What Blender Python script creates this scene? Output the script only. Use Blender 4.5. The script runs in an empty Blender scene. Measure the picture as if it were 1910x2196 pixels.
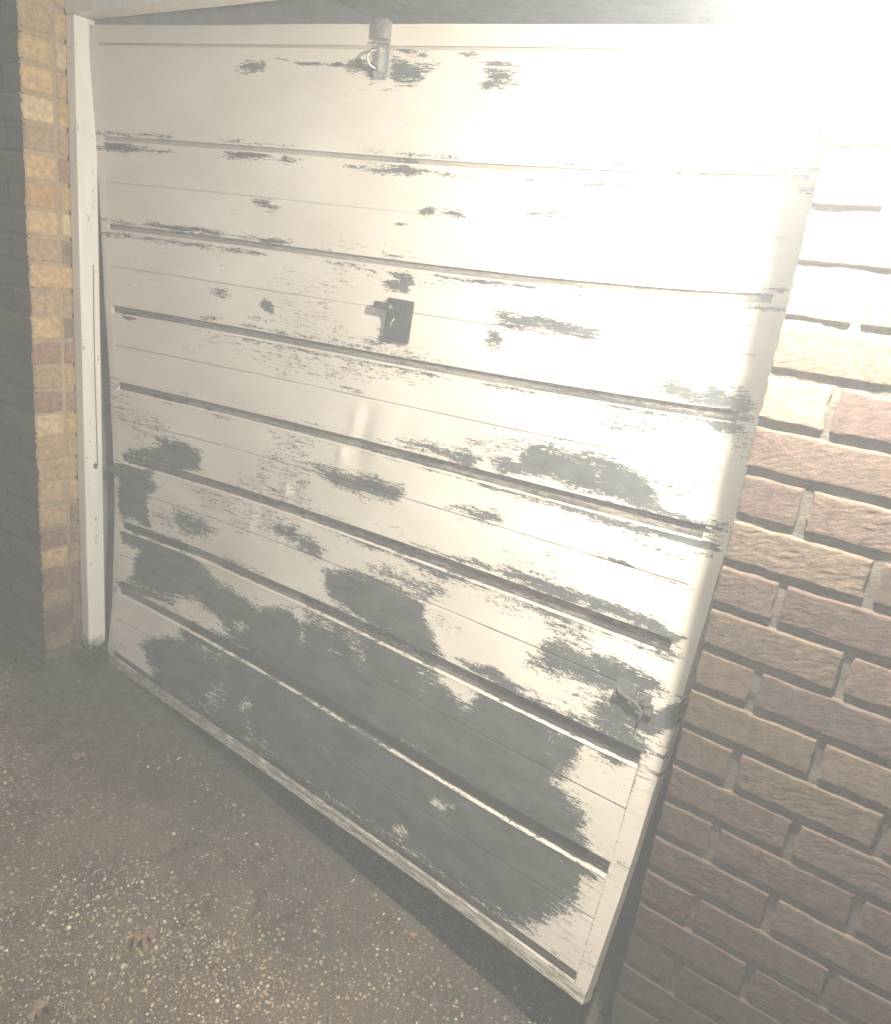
import bpy, bmesh, math, random
import numpy as np
from mathutils import Matrix, Vector

random.seed(7)
rng = np.random.default_rng(11)
scene = bpy.context.scene
COL = scene.collection

# ------------------------------------------------------------------ camera
cam_data = bpy.data.cameras.new("camera")
cam = bpy.data.objects.new("camera", cam_data)
COL.objects.link(cam)
CAM_R = ((0.8037957, 0.58288549, 0.11898311),
         (0.27348222, -0.18442752, -0.9440307),
         (-0.52831804, 0.79134758, -0.30765087))
CAM_P = (2.35865750, -1.21543205, 1.44658999)
cr, cd, cf = [Vector(r) for r in CAM_R]
m = Matrix((( cr.x, -cd.x, -cf.x, CAM_P[0]),
            ( cr.y, -cd.y, -cf.y, CAM_P[1]),
            ( cr.z, -cd.z, -cf.z, CAM_P[2]),
            (0, 0, 0, 1)))
cam.matrix_world = m
cam_data.sensor_fit = 'HORIZONTAL'
cam_data.sensor_width = 36.0
cam_data.lens = 1672.77 / 1910.0 * 36.0
cam_data.clip_start = 0.02
cam_data.clip_end = 200.0
scene.camera = cam

# ------------------------------------------------------------------ world, exposure
world = bpy.data.worlds.new("World")
scene.world = world
world.use_nodes = True
wn = world.node_tree
wn.nodes.clear()
wo = wn.nodes.new('ShaderNodeOutputWorld')
wb = wn.nodes.new('ShaderNodeBackground')
wb.inputs['Color'].default_value = (0.93, 0.93, 0.93, 1)      # flat grey sky, raised as added fill against the lamp falloff
wb.inputs['Strength'].default_value = 0.30
wn.links.new(wb.outputs[0], wo.inputs[0])
scene.view_settings.view_transform = 'Standard'
scene.view_settings.look = 'None'
scene.view_settings.gamma = 1.0
scene.view_settings.exposure = 0.52
scene.render.engine = 'CYCLES'
scene.cycles.use_denoising = True
scene.cycles.max_bounces = 6
scene.cycles.volume_bounces = 1

LAMP = Vector((2.160, -0.19, 1.835))
LAMP_W = 15800.0        # radiance of the bare bulb
HAZE = 0.088

# ------------------------------------------------------------------ helpers
def link(o):
    COL.objects.link(o); return o

def tag(o, label=None, cat=None, group=None, kind=None):
    if label: o['label'] = label
    if cat: o['category'] = cat
    if group: o['group'] = group
    if kind: o['kind'] = kind
    return o

def empty(name, loc, label, cat, group=None):
    o = bpy.data.objects.new(name, None)
    o.location = loc
    o.empty_display_size = 0.05
    link(o)
    bpy.context.view_layer.update()
    return tag(o, label, cat, group)

def mesh_obj(name, V, F, mat, parent=None, smooth=False, attrs=None, uv=None, mi=None):
    """world coordinates in; kept in place when parented"""
    me = bpy.data.meshes.new(name)
    V = np.asarray(V, dtype=np.float64)
    off = np.array(parent.matrix_world.translation) if parent is not None else np.zeros(3)
    me.from_pydata((V - off).tolist(), [], [list(map(int, f)) for f in F])
    mats = mat if isinstance(mat, (list, tuple)) else [mat]
    for q in mats: me.materials.append(q)
    if smooth:
        me.polygons.foreach_set('use_smooth', [True] * len(me.polygons))
    if mi is not None:
        me.polygons.foreach_set('material_index', list(map(int, mi)))
    if attrs:
        for k, (tp, data) in attrs.items():
            a = me.attributes.new(k, tp, 'POINT')
            key = {'FLOAT': 'value', 'FLOAT_COLOR': 'color', 'FLOAT_VECTOR': 'vector'}[tp]
            a.data.foreach_set(key, np.asarray(data, dtype=np.float32).ravel())
    me.update()
    o = bpy.data.objects.new(name, me)
    link(o)
    if parent is not None: o.parent = parent
    bpy.context.view_layer.update()
    return o

def grid_faces(nr, nc, base=0):
    i = np.arange(nr - 1)[:, None] * nc + np.arange(nc - 1)[None, :] + base
    return np.stack([i, i + 1, i + nc + 1, i + nc], -1).reshape(-1, 4)

_tab = rng.random((256, 256))
def vnoise(x, y, seed=0):
    x = np.asarray(x) + seed * 17.37; y = np.asarray(y) + seed * 9.71
    xi = np.floor(x).astype(int); yi = np.floor(y).astype(int)
    fx = x - xi; fy = y - yi
    fx = fx * fx * (3 - 2 * fx); fy = fy * fy * (3 - 2 * fy)
    t = lambda a, b: _tab[a % 256, b % 256]
    return (t(xi, yi) * (1 - fx) * (1 - fy) + t(xi + 1, yi) * fx * (1 - fy)
            + t(xi, yi + 1) * (1 - fx) * fy + t(xi + 1, yi + 1) * fx * fy)
def fbm(x, y, o=3, seed=0):
    s = 0; a = 0.5; n = 0
    for k in range(o):
        s = s + a * vnoise(x * 2 ** k, y * 2 ** k, seed + k); n += a; a *= 0.5
    return s / n
def sstep(a, b, x):
    t = np.clip((x - a) / (b - a), 0, 1); return t * t * (3 - 2 * t)

# ------------------------------------------------------------------ materials
def new_mat(name):
    mt = bpy.data.materials.new(name); mt.use_nodes = True
    nt = mt.node_tree
    b = nt.nodes['Principled BSDF']
    return mt, nt, b
def N(nt, t, **kw):
    n = nt.nodes.new(t)
    for k, v in kw.items(): setattr(n, k, v)
    return n
def noise(nt, vec, scale, detail=4, rough=0.6):
    n = N(nt, 'ShaderNodeTexNoise'); n.inputs['Scale'].default_value = scale
    n.inputs['Detail'].default_value = detail; n.inputs['Roughness'].default_value = rough
    if vec is not None: nt.links.new(vec, n.inputs['Vector'])
    return n.outputs['Fac']
def mapping(nt, vec, sc, rot=(0, 0, 0)):
    n = N(nt, 'ShaderNodeMapping'); n.inputs['Scale'].default_value = sc; n.inputs['Rotation'].default_value = rot
    nt.links.new(vec, n.inputs['Vector']); return n.outputs[0]
def ramp(nt, fac, stops):
    n = N(nt, 'ShaderNodeValToRGB'); e = n.color_ramp.elements
    while len(e) < len(stops): e.new(0.5)
    for q, (p, c) in zip(e, stops):
        q.position = p; q.color = (c[0], c[1], c[2], 1) if hasattr(c, '__len__') else (c, c, c, 1)
    nt.links.new(fac, n.inputs[0]); return n.outputs[0]
def mth(nt, op, a, b=None, c=None):
    n = N(nt, 'ShaderNodeMath', operation=op)
    for i, v in enumerate((a, b, c)):
        if v is None: continue
        if isinstance(v, (int, float)): n.inputs[i].default_value = v
        else: nt.links.new(v, n.inputs[i])
    return n.outputs[0]
def mix(nt, fac, a, b, mode='MIX'):
    n = N(nt, 'ShaderNodeMix', data_type='RGBA', blend_type=mode)
    for s, v in ((n.inputs[0], fac), (n.inputs[6], a), (n.inputs[7], b)):
        if isinstance(v, (int, float)): s.default_value = v
        elif isinstance(v, tuple): s.default_value = (v[0], v[1], v[2], 1)
        else: nt.links.new(v, s)
    return n.outputs[2]
def bump(nt, b, h, strength=0.5, dist=0.002, prev=None):
    n = N(nt, 'ShaderNodeBump'); n.inputs['Strength'].default_value = strength
    n.inputs['Distance'].default_value = dist
    nt.links.new(h, n.inputs['Height'])
    if prev is not None: nt.links.new(prev, n.inputs['Normal'])
    nt.links.new(n.outputs[0], b.inputs['Normal']); return n.outputs[0]
def attr(nt, name):
    n = N(nt, 'ShaderNodeAttribute'); n.attribute_name = name; return n
def geo_pos(nt):
    return N(nt, 'ShaderNodeNewGeometry').outputs['Position']

def mat_doorpaint():
    mt, nt, b = new_mat('flaking cream paint over grey')
    uv = attr(nt, 'leaf').outputs['Vector']
    mask = attr(nt, 'worn').outputs['Fac']
    n1 = noise(nt, mapping(nt, uv, (17, 120, 1)), 1.0, 6, 0.70)      # brushed streaks along the slats
    n2 = noise(nt, mapping(nt, uv, (55, 480, 1)), 1.0, 3, 0.6)
    n3 = noise(nt, mapping(nt, uv, (420, 60, 1)), 1.0, 3, 0.6)      # short vertical flecks
    s = mth(nt, 'ADD', mth(nt, 'MULTIPLY', mth(nt, 'SUBTRACT', n1, 0.5), 2.6), mth(nt, 'MULTIPLY', mth(nt, 'SUBTRACT', n2, 0.5), 2.4))
    s = mth(nt, 'ADD', s, mth(nt, 'MULTIPLY', mth(nt, 'SUBTRACT', n3, 0.5), 1.1))
    v = mth(nt, 'ADD', mask, s)
    worn = ramp(nt, v, [(0.44, 0.0), (0.60, 1.0)])
    big = noise(nt, mapping(nt, uv, (3, 5, 1)), 1.0, 4, 0.6)
    cream = ramp(nt, big, [(0.3, (0.60, 0.54, 0.45)), (0.7, (0.72, 0.665, 0.58))])
    fleck = ramp(nt, noise(nt, mapping(nt, uv, (90, 260, 1)), 1.0, 5, 0.7), [(0.28, 0.72), (0.38, 1.0)])
    cream = mix(nt, 1.0, cream, fleck, 'MULTIPLY')
    g = noise(nt, mapping(nt, uv, (9, 22, 1)), 1.0, 5, 0.65)
    grey = ramp(nt, g, [(0.3, (0.050, 0.057, 0.057)), (0.7, (0.112, 0.118, 0.110))])
    scr = ramp(nt, noise(nt, mapping(nt, uv, (14, 260, 1)), 1.0, 5, 0.75), [(0.60, 0.0), (0.70, 0.55)])
    grey = mix(nt, scr, grey, (0.20, 0.20, 0.185))
    rst = ramp(nt, noise(nt, mapping(nt, uv, (34, 60, 1)), 1.0, 5, 0.7), [(0.66, 0.0), (0.74, 0.6)])
    grey = mix(nt, rst, grey, (0.13, 0.085, 0.060))
    # pinkish primer halo round each worn place
    halo = ramp(nt, v, [(0.36, 0.0), (0.47, 1.0), (0.60, 0.0)])
    cream2 = mix(nt, mth(nt, 'MULTIPLY', halo, 0.45), cream, (0.42, 0.33, 0.27))
    col = mix(nt, worn, cream2, grey)
    dirt = attr(nt, 'dirt').outputs['Fac']
    dn = mth(nt, 'ADD', dirt, mth(nt, 'MULTIPLY', mth(nt, 'SUBTRACT', noise(nt, mapping(nt, uv, (16, 150, 1)), 1.0, 6, 0.75), 0.5), 2.0))
    dm = ramp(nt, dn, [(0.40, 0.0), (0.70, 1.0)])
    dcol = ramp(nt, noise(nt, uv, 60, 3), [(0.35, (0.12, 0.095, 0.075)), (0.65, (0.23, 0.19, 0.155))])
    col = mix(nt, mth(nt, 'MULTIPLY', dm, 0.85), col, dcol)
    cr_ = attr(nt, 'groove_shade').outputs['Fac']
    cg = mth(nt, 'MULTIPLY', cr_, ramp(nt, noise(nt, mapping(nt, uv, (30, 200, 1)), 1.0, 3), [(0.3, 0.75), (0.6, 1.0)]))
    col = mix(nt, cg, col, (0.050, 0.044, 0.040))  # shade in the grooves and mid creases, painted into the colour
    nt.links.new(col, b.inputs['Base Color'])
    r = mix(nt, worn, (0.55, 0.55, 0.55), (0.6, 0.6, 0.6))
    nt.links.new(r, b.inputs['Roughness'])
    b.inputs['Specular IOR Level'].default_value = 0.3
    h = mth(nt, 'ADD', mth(nt, 'MULTIPLY', worn, -0.5), mth(nt, 'MULTIPLY', noise(nt, mapping(nt, uv, (300, 300, 1)), 1.0, 3), 0.25))
    p = bump(nt, b, h, 0.35, 0.0006)
    bump(nt, b, noise(nt, mapping(nt, uv, (7, 10, 1)), 1.0, 2), 0.35, 0.004, p)
    return mt

def mat_brick(name, tone=1.0):
    mt, nt, b = new_mat(name)
    p = geo_pos(nt)
    base = attr(nt, 'bcol').outputs['Color']
    n = noise(nt, p, 55, 5, 0.7)
    c = mix(nt, 1.0, base, ramp(nt, n, [(0.3, (0.62, 0.60, 0.58)), (0.7, (1.25, 1.22, 1.18))]), 'MULTIPLY')
    bl = ramp(nt, noise(nt, p, 14, 3, 0.5), [(0.60, 0.0), (0.72, 0.55)])
    c = mix(nt, bl, c, mix(nt, 1.0, base, (0.55, 0.42, 0.36), 'MULTIPLY'))
    sp = ramp(nt, noise(nt, p, 420, 2), [(0.68, 0.0), (0.74, 0.6)])
    c = mix(nt, sp, c, (0.08, 0.06, 0.05))
    sx = N(nt, 'ShaderNodeSeparateXYZ'); nt.links.new(p, sx.inputs[0])
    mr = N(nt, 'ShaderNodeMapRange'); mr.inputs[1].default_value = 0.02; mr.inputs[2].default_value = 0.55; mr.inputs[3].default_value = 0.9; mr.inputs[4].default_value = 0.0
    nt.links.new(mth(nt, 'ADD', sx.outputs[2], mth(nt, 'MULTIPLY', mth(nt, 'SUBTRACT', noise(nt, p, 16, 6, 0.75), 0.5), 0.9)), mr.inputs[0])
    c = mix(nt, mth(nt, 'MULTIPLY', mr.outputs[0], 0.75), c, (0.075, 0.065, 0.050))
    pores = ramp(nt, noise(nt, p, 190, 3, 0.6), [(0.30, 1.0), (0.37, 0.0)])
    c = mix(nt, mth(nt, 'MULTIPLY', pores, 0.6), c, (0.10, 0.075, 0.055))
    nt.links.new(c, b.inputs['Base Color'])
    b.inputs['Roughness'].default_value = 0.88
    b.inputs['Specular IOR Level'].default_value = 0.25
    h = mth(nt, 'ADD', mth(nt, 'MULTIPLY', noise(nt, p, 260, 4, 0.7), 0.6), mth(nt, 'MULTIPLY', n, 0.5))
    bump(nt, b, mth(nt, 'ADD', h, mth(nt, 'MULTIPLY', noise(nt, p, 620, 3, 0.8), 0.8)), 0.9, 0.0028)
    return mt

def mat_mortar(name, c1, c2, foot=False):
    mt, nt, b = new_mat(name)
    p = geo_pos(nt)
    c = ramp(nt, noise(nt, p, 25, 5, 0.7), [(0.3, c1), (0.7, c2)])
    if foot:
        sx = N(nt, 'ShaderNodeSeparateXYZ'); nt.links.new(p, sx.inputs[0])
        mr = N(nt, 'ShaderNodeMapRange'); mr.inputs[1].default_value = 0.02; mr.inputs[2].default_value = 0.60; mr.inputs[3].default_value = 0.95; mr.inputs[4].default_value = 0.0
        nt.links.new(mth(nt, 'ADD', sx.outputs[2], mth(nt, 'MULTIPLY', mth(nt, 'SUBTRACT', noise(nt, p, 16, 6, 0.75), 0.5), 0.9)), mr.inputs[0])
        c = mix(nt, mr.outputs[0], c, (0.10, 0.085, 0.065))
    nt.links.new(c, b.inputs['Base Color'])
    b.inputs['Roughness'].default_value = 0.95
    b.inputs['Specular IOR Level'].default_value = 0.15
    bump(nt, b, noise(nt, p, 220, 4, 0.75), 0.8, 0.003)
    return mt

def mat_paintwood(name, c1, c2, dirtz=None):
    mt, nt, b = new_mat(name)
    p = geo_pos(nt)
    n = noise(nt, mapping(nt, p, (30, 30, 3)), 1.0, 5, 0.7)
    c = ramp(nt, n, [(0.25, c1), (0.6, c2)])
    chips = ramp(nt, noise(nt, mapping(nt, p, (70, 70, 26)), 1.0, 4, 0.7), [(0.31, 1.0), (0.34, 0.0)])
    c = mix(nt, chips, c, (0.20, 0.15, 0.12))
    if dirtz:
        sx = N(nt, 'ShaderNodeSeparateXYZ'); nt.links.new(p, sx.inputs[0])
        z = mth(nt, 'ADD', sx.outputs[2], mth(nt, 'MULTIPLY', mth(nt, 'SUBTRACT', noise(nt, p, 40, 5, 0.7), 0.5), 0.10))
        m_ = N(nt, 'ShaderNodeMapRange'); m_.inputs[1].default_value = 0.0; m_.inputs[2].default_value = dirtz
        m_.inputs[3].default_value = 1; m_.inputs[4].default_value = 0
        nt.links.new(z, m_.inputs[0])
        c = mix(nt, m_.outputs[0], c, (0.035, 0.035, 0.03))
    nt.links.new(c, b.inputs['Base Color'])
    b.inputs['Roughness'].default_value = 0.5
    bump(nt, b, mth(nt, 'ADD', n, mth(nt, 'MULTIPLY', noise(nt, p, 180, 3), 0.4)), 0.3, 0.001)
    return mt

def mat_simple(name, c1, c2, rough=0.6, metal=0.0, scale=60, bs=0.4, bd=0.001, emis=None):
    mt, nt, b = new_mat(name)
    p = geo_pos(nt)
    n = noise(nt, p, scale, 5, 0.7)
    nt.links.new(ramp(nt, n, [(0.32, c1), (0.68, c2)]), b.inputs['Base Color'])
    b.inputs['Roughness'].default_value = rough
    b.inputs['Metallic'].default_value = metal
    bump(nt, b, noise(nt, p, scale * 4, 4, 0.7), bs, bd)
    if emis:
        b.inputs['Emission Color'].default_value = (*emis[0], 1); b.inputs['Emission Strength'].default_value = emis[1]
    return mt

def mat_ground():
    mt, nt, b = new_mat('exposed aggregate concrete')
    p = geo_pos(nt)
    sx = N(nt, 'ShaderNodeSeparateXYZ'); nt.links.new(p, sx.inputs[0])
    flat = N(nt, 'ShaderNodeCombineXYZ'); nt.links.new(sx.outputs[0], flat.inputs[0]); nt.links.new(sx.outputs[1], flat.inputs[1])
    q = flat.outputs[0]
    # warp for irregular stones
    base = ramp(nt, noise(nt, q, 3.5, 6, 0.65), [(0.30, (0.062, 0.055, 0.040)), (0.50, (0.132, 0.094, 0.062)), (0.72, (0.175, 0.135, 0.080))])
    fine = ramp(nt, noise(nt, q, 230, 5, 0.8), [(0.36, 0.2), (0.64, 1.9)])
    base = mix(nt, 1.0, base, fine, 'MULTIPLY')
    hs = None; col = base
    for sc, keep, c_lo, c_hi, off in ((75, 0.55, (0.16, 0.12, 0.07), (0.55, 0.45, 0.27), 0.0), (150, 0.48, (0.14, 0.11, 0.08), (0.50, 0.42, 0.30), 3.0)):
        v = N(nt, 'ShaderNodeTexVoronoi'); v.inputs['Scale'].default_value = sc
        mp = N(nt, 'ShaderNodeMapping'); mp.inputs['Location'].default_value = (off, off * 1.7, 0)
        nt.links.new(q, mp.inputs[0]); nt.links.new(mp.outputs[0], v.inputs['Vector'])
        sep = N(nt, 'ShaderNodeSeparateColor'); nt.links.new(v.outputs['Color'], sep.inputs[0])
        rnd = sep.outputs[0]
        inside = ramp(nt, v.outputs['Distance'], [(0.30, 1.0), (0.40, 0.0)])
        on = mth(nt, 'MULTIPLY', inside, mth(nt, 'LESS_THAN', rnd, keep))
        patch = ramp(nt, noise(nt, q, 2.2, 3, 0.5), [(0.38, 0.25), (0.58, 1.0)])
        on = mth(nt, 'MULTIPLY', on, patch)
        sc_ = ramp(nt, sep.outputs[1], [(0.1, c_lo), (0.9, c_hi)])
        col = mix(nt, on, col, sc_)
        hh = mth(nt, 'MULTIPLY', on, mth(nt, 'SUBTRACT', 1.0, v.outputs['Distance']))
        hs = hh if hs is None else mth(nt, 'ADD', hs, mth(nt, 'MULTIPLY', hh, 0.5))
    # damp moss and soil close to the walls
    dm = attr(nt, 'damp').outputs['Fac']
    mm = ramp(nt, mth(nt, 'ADD', dm, mth(nt, 'MULTIPLY', mth(nt, 'SUBTRACT', noise(nt, q, 9, 6, 0.7), 0.5), 1.3)), [(0.25, 0.0), (0.85, 0.85)])
    soil = ramp(nt, noise(nt, q, 90, 5, 0.75), [(0.35, (0.020, 0.021, 0.015)), (0.7, (0.11, 0.10, 0.072))])
    col = mix(nt, mm, col, soil)
    red = ramp(nt, noise(nt, q, 5, 3, 0.5), [(0.58, 0.0), (0.68, 0.35)])
    col = mix(nt, red, col, (0.10, 0.055, 0.045))
    nt.links.new(col, b.inputs['Base Color'])
    nt.links.new(ramp(nt, noise(nt, q, 30, 4), [(0.35, 0.35), (0.65, 0.85)]), b.inputs['Roughness'])
    h = mth(nt, 'ADD', mth(nt, 'MULTIPLY', hs, 0.8), mth(nt, 'MULTIPLY', noise(nt, q, 130, 5, 0.75), 0.9))
    bump(nt, b, h, 1.0, 0.006)
    return mt

M_DOOR = mat_doorpaint()
M_BRICK_R = mat_brick('rusticated pinkish brick')
M_BRICK_L = mat_brick('yellow stock brick')
M_MORTAR_R = mat_mortar('grey mortar', (0.085, 0.074, 0.060), (0.18, 0.155, 0.125))
M_MORTAR_L = mat_mortar('buff mortar', (0.38, 0.28, 0.165), (0.55, 0.42, 0.27), True)
M_MORTAR_D = mat_mortar('shaded front mortar', (0.03, 0.03, 0.028), (0.06, 0.057, 0.05))  # unlit pier front: its shade is put into the mortar colour
M_FRAME = mat_paintwood('white gloss frame paint', (0.76, 0.72, 0.64), (0.88, 0.85, 0.78), 0.05)
M_GALV = mat_simple('galvanised steel', (0.30, 0.30, 0.28), (0.55, 0.54, 0.50), 0.42, 0.75, 90)
M_CORR = mat_simple('corroded steel', (0.07, 0.075, 0.07), (0.22, 0.225, 0.205), 0.7, 0.3, 260, 0.9, 0.003)
M_BLACK = mat_simple('black lock casing', (0.018, 0.019, 0.021), (0.035, 0.036, 0.038), 0.32, 0.0, 120, 0.2, 0.0005)
M_STEEL = mat_simple('worn bright steel', (0.45, 0.44, 0.42), (0.70, 0.69, 0.66), 0.25, 0.9, 200)
M_CONC = mat_simple('raw concrete', (0.30, 0.30, 0.29), (0.46, 0.45, 0.43), 0.9, 0.0, 18, 0.6, 0.002)
M_INNER = mat_simple('garage blockwork', (0.20, 0.20, 0.195), (0.30, 0.30, 0.29), 0.9, 0.0, 12, 0.5, 0.003)
M_INFLOOR = mat_simple('garage concrete floor', (0.05, 0.05, 0.048), (0.09, 0.088, 0.08), 0.85, 0.0, 9, 0.5, 0.003)
M_LAMPB = mat_simple('white lamp housing', (0.70, 0.70, 0.68), (0.78, 0.78, 0.75), 0.4, 0.0, 30, 0.1, 0.0005)
M_GROUND = mat_ground()
M_CABLE = mat_simple('rusty cable', (0.24, 0.15, 0.12), (0.40, 0.28, 0.24), 0.7, 0.3, 300)

# ------------------------------------------------------------------ primitives in local frames
def boxes(lst):
    """list of (cx,cy,cz,sx,sy,sz,bevel) -> V,F  (chamfered boxes)"""
    bm = bmesh.new()
    for cx, cy, cz, sx, sy, sz, bv in lst:
        t = bmesh.new()
        bmesh.ops.create_cube(t, size=1.0)
        for v in t.verts: v.co = Vector((v.co.x * sx, v.co.y * sy, v.co.z * sz))
        if bv > 0: bmesh.ops.bevel(t, geom=t.edges[:], offset=bv, segments=2, affect='EDGES', profile=0.6)
        for v in t.verts: v.co += Vector((cx, cy, cz))
        me = bpy.data.meshes.new('t'); t.to_mesh(me); t.free(); bm.from_mesh(me); bpy.data.meshes.remove(me)
    return bm
def add_tube(bm, pts, r, n=10):
    rings = []
    for i, p in enumerate(pts):
        p = Vector(p); a = Vector(pts[max(i - 1, 0)]); c = Vector(pts[min(i + 1, len(pts) - 1)])
        d = (c - a).normalized(); u = d.orthogonal().normalized() if i == 0 else (rings[-1][1] - d * rings[-1][1].dot(d)).normalized()
        w = d.cross(u); rr = r[i] if hasattr(r, '__len__') else r
        rings.append(([bm.verts.new(p + (u * math.cos(2 * math.pi * k / n) + w * math.sin(2 * math.pi * k / n)) * rr) for k in range(n)], u))
    for i in range(len(rings) - 1):
        A, B_ = rings[i][0], rings[i + 1][0]
        for k in range(n): bm.faces.new((A[k], A[(k + 1) % n], B_[(k + 1) % n], B_[k]))
    bm.faces.new(rings[0][0][::-1]); bm.faces.new(rings[-1][0])
def add_disc(bm, c, axis, r, h, n=20, r2=None):
    c = Vector(c); axis = Vector(axis).normalized()
    add_tube(bm, [c, c + axis * h * 0.85, c + axis * h], [r, r if r2 is None else r2, (r if r2 is None else r2) * 0.88], n)
def bm_obj(name, bm, mat, parent=None, xf=None, smooth=False, rough=0):
    if xf is not None: bm.transform(xf)
    if rough:
        for v in bm.verts: v.co += Vector((random.uniform(-1, 1), random.uniform(-1, 1), random.uniform(-1, 1))) * rough
    bm.verts.index_update()
    V = [tuple(v.co) for v in bm.verts]; F = [[v.index for v in f.verts] for f in bm.faces]
    bm.free()
    return mesh_obj(name, V, F, mat, parent, smooth)
def cube_bm(x0, x1, y0, y1, z0, z1, bv=0.0):
    return boxes([((x0 + x1) / 2, (y0 + y1) / 2, (z0 + z1) / 2, x1 - x0, y1 - y0, z1 - z0, bv)])

# ------------------------------------------------------------------ ground
def gheight(x, y):
    return np.interp(x, [-3, -0.6, 0.0, 0.09, 0.5, 1.2, 2.4, 4], [0.03, 0.01, -0.012, -0.058, -0.070, -0.098, -0.11, -0.13]) - 0.012 * np.clip(-y, 0, 8)
def axis(lo, a, b, hi, step, n):
    return np.concatenate([lo + (a - lo) * (1 - (1 - np.linspace(0, 1, n, endpoint=False)) ** 2), np.arange(a, b, step), b + (hi - b) * np.linspace(0, 1, n) ** 2])
gx = axis(-8, -0.9, 2.6, 9, 0.011, 22); gy = axis(-8, -1.35, 0.25, 6, 0.011, 22)
X, Y = np.meshgrid(gx, gy)
Zg = gheight(X, Y)
Zg += (fbm(X * 6, Y * 6, 3, 2) - 0.5) * 0.016 + (fbm(X * 45, Y * 45, 2, 5) - 0.5) * 0.006
crack = np.abs(fbm(X * 2.1, Y * 2.1, 4, 31) - 0.52)
Zg -= 0.010 * (1 - sstep(0.0, 0.006, crack))
damp = 0.95 * sstep(-0.42, 0.02, Y) * (1 - 0.45 * sstep(0.7, 1.6, X)) + 0.5 * (1 - sstep(0.0, 0.012, crack)) + 0.25 * sstep(1.2, 2.2, X)
ground = mesh_obj('ground', np.stack([X, Y, Zg], -1).reshape(-1, 3), grid_faces(len(gy), len(gx)), M_GROUND, smooth=True,
                  attrs={'damp': ('FLOAT', damp.ravel())})
tag(ground, 'dark exposed aggregate concrete drive in front of the garage', kind='structure')

# loose and half buried pebbles: nobody could count them
def ico():
    bm = bmesh.new(); bmesh.ops.create_icosphere(bm, subdivisions=2, radius=1.0)
    V = np.array([v.co[:] for v in bm.verts]); F = np.array([[v.index for v in f.verts] for f in bm.faces]); bm.free(); return V, F
IV, IF = ico()
PAL = np.array([(0.62, 0.54, 0.38), (0.50, 0.40, 0.24), (0.70, 0.66, 0.56), (0.36, 0.29, 0.20), (0.42, 0.36, 0.31), (0.20, 0.18, 0.16), (0.55, 0.34, 0.20)])
def pebbles(n):
    VV = []; FF = []; CC = []; k = 0; base = 0
    while k < n:
        x = rng.uniform(-0.55, 2.1); y = -abs(rng.normal(0, 0.55)) + 0.08
        if y < -1.3: continue
        d = fbm(np.array([x * 3.0]), np.array([y * 3.0]), 3, 8)[0]
        if d < 0.40 + 0.12 * rng.random() or (y > -0.25 and rng.random() < 0.82): continue
        s = 0.0014 + 0.0028 * rng.random() ** 2.2 + (0.004 if rng.random() < 0.02 else 0)
        a = rng.uniform(0, 6.28); e = rng.uniform(0.55, 1.0); f = rng.uniform(0.45, 0.7)
        V = IV * (1 + 0.16 * np.sin(IV[:, [1, 2, 0]] * 2.3 + rng.uniform(0, 6, 3)))
        V = V * np.array([s, s * e, s * f])
        c_, s_ = math.cos(a), math.sin(a)
        V = np.stack([V[:, 0] * c_ - V[:, 1] * s_ + x, V[:, 0] * s_ + V[:, 1] * c_ + y, V[:, 2]], 1)
        g = gheight(x, y) + (fbm(np.array([x * 6]), np.array([y * 6]), 3, 2)[0] - 0.5) * 0.016
        V[:, 2] += g + s * f * 0.25
        VV.append(V); FF.append(IF + base); base += len(V)
        c = PAL[rng.choice(7, p=[.25, .25, .10, .15, .09, .08, .08])] * rng.uniform(0.4, 1.25)
        CC.append(np.tile(np.append(c, 1), (len(V), 1))); k += 1
    return np.concatenate(VV), np.concatenate(FF), np.concatenate(CC)
mt, nt, b = new_mat('river pebble')
nt.links.new(mix(nt, 1.0, attr(nt, 'pcol').outputs['Color'], ramp(nt, noise(nt, geo_pos(nt), 500, 3), [(0.3, 0.7), (0.7, 1.15)]), 'MULTIPLY'), b.inputs['Base Color'])
b.inputs['Roughness'].default_value = 0.22
V, F, Cc = pebbles(11000)
o = mesh_obj('pebbles', V, F, mt, smooth=True, attrs={'pcol': ('FLOAT_COLOR', Cc)})
tag(o, 'pale rounded pebbles set loosely in the dark drive surface', 'pebbles', kind='stuff')

# moss and weeds at the foot of the wall
def tufts(n, region, hgt, seed):
    r = np.random.default_rng(seed); VV = []; FF = []; base = 0
    for _ in range(n):
        x, y = region(r)
        g = float(gheight(x, y))
        a = r.uniform(0, 6.28); h = hgt * r.uniform(0.3, 1.0); w = r.uniform(0.0015, 0.004); lean = r.uniform(0.2, 1.2) * h
        b1 = r.uniform(0, 6.28)
        dx, dy = math.cos(a) * w, math.sin(a) * w; lx, ly = math.cos(b1) * lean, math.sin(b1) * lean
        P = [(x - dx, y - dy, g - 0.003), (x + dx, y + dy, g - 0.003), (x + dx * .9 + lx * .5, y + dy * .9 + ly * .5, g + h * .65), (x - dx * .9 + lx * .5, y - dy * .9 + ly * .5, g + h * .65), (x + lx, y + ly, g + h * 0.9)]
        VV += P; FF += [(base, base + 1, base + 2, base + 3), (base + 3, base + 2, base + 4)]; base += 5
    return VV, FF
def reg1(r):
    if r.random() < 0.35:
        return 0.02 + abs(r.normal(0, 0.03)), 0.09 + abs(r.normal(0, 0.05))
    return r.uniform(-0.55, 0.03), -abs(r.normal(0, 0.045)) - 0.005
M_MOSS = mat_simple('moss', (0.025, 0.034, 0.014), (0.085, 0.095, 0.045), 0.8, 0, 80)
V, F = tufts(5200, reg1, 0.022, 3)
tag(mesh_obj('moss', V, F, M_MOSS), 'dark green moss and weeds at the foot of the brick pier', 'moss', kind='stuff')

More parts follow.
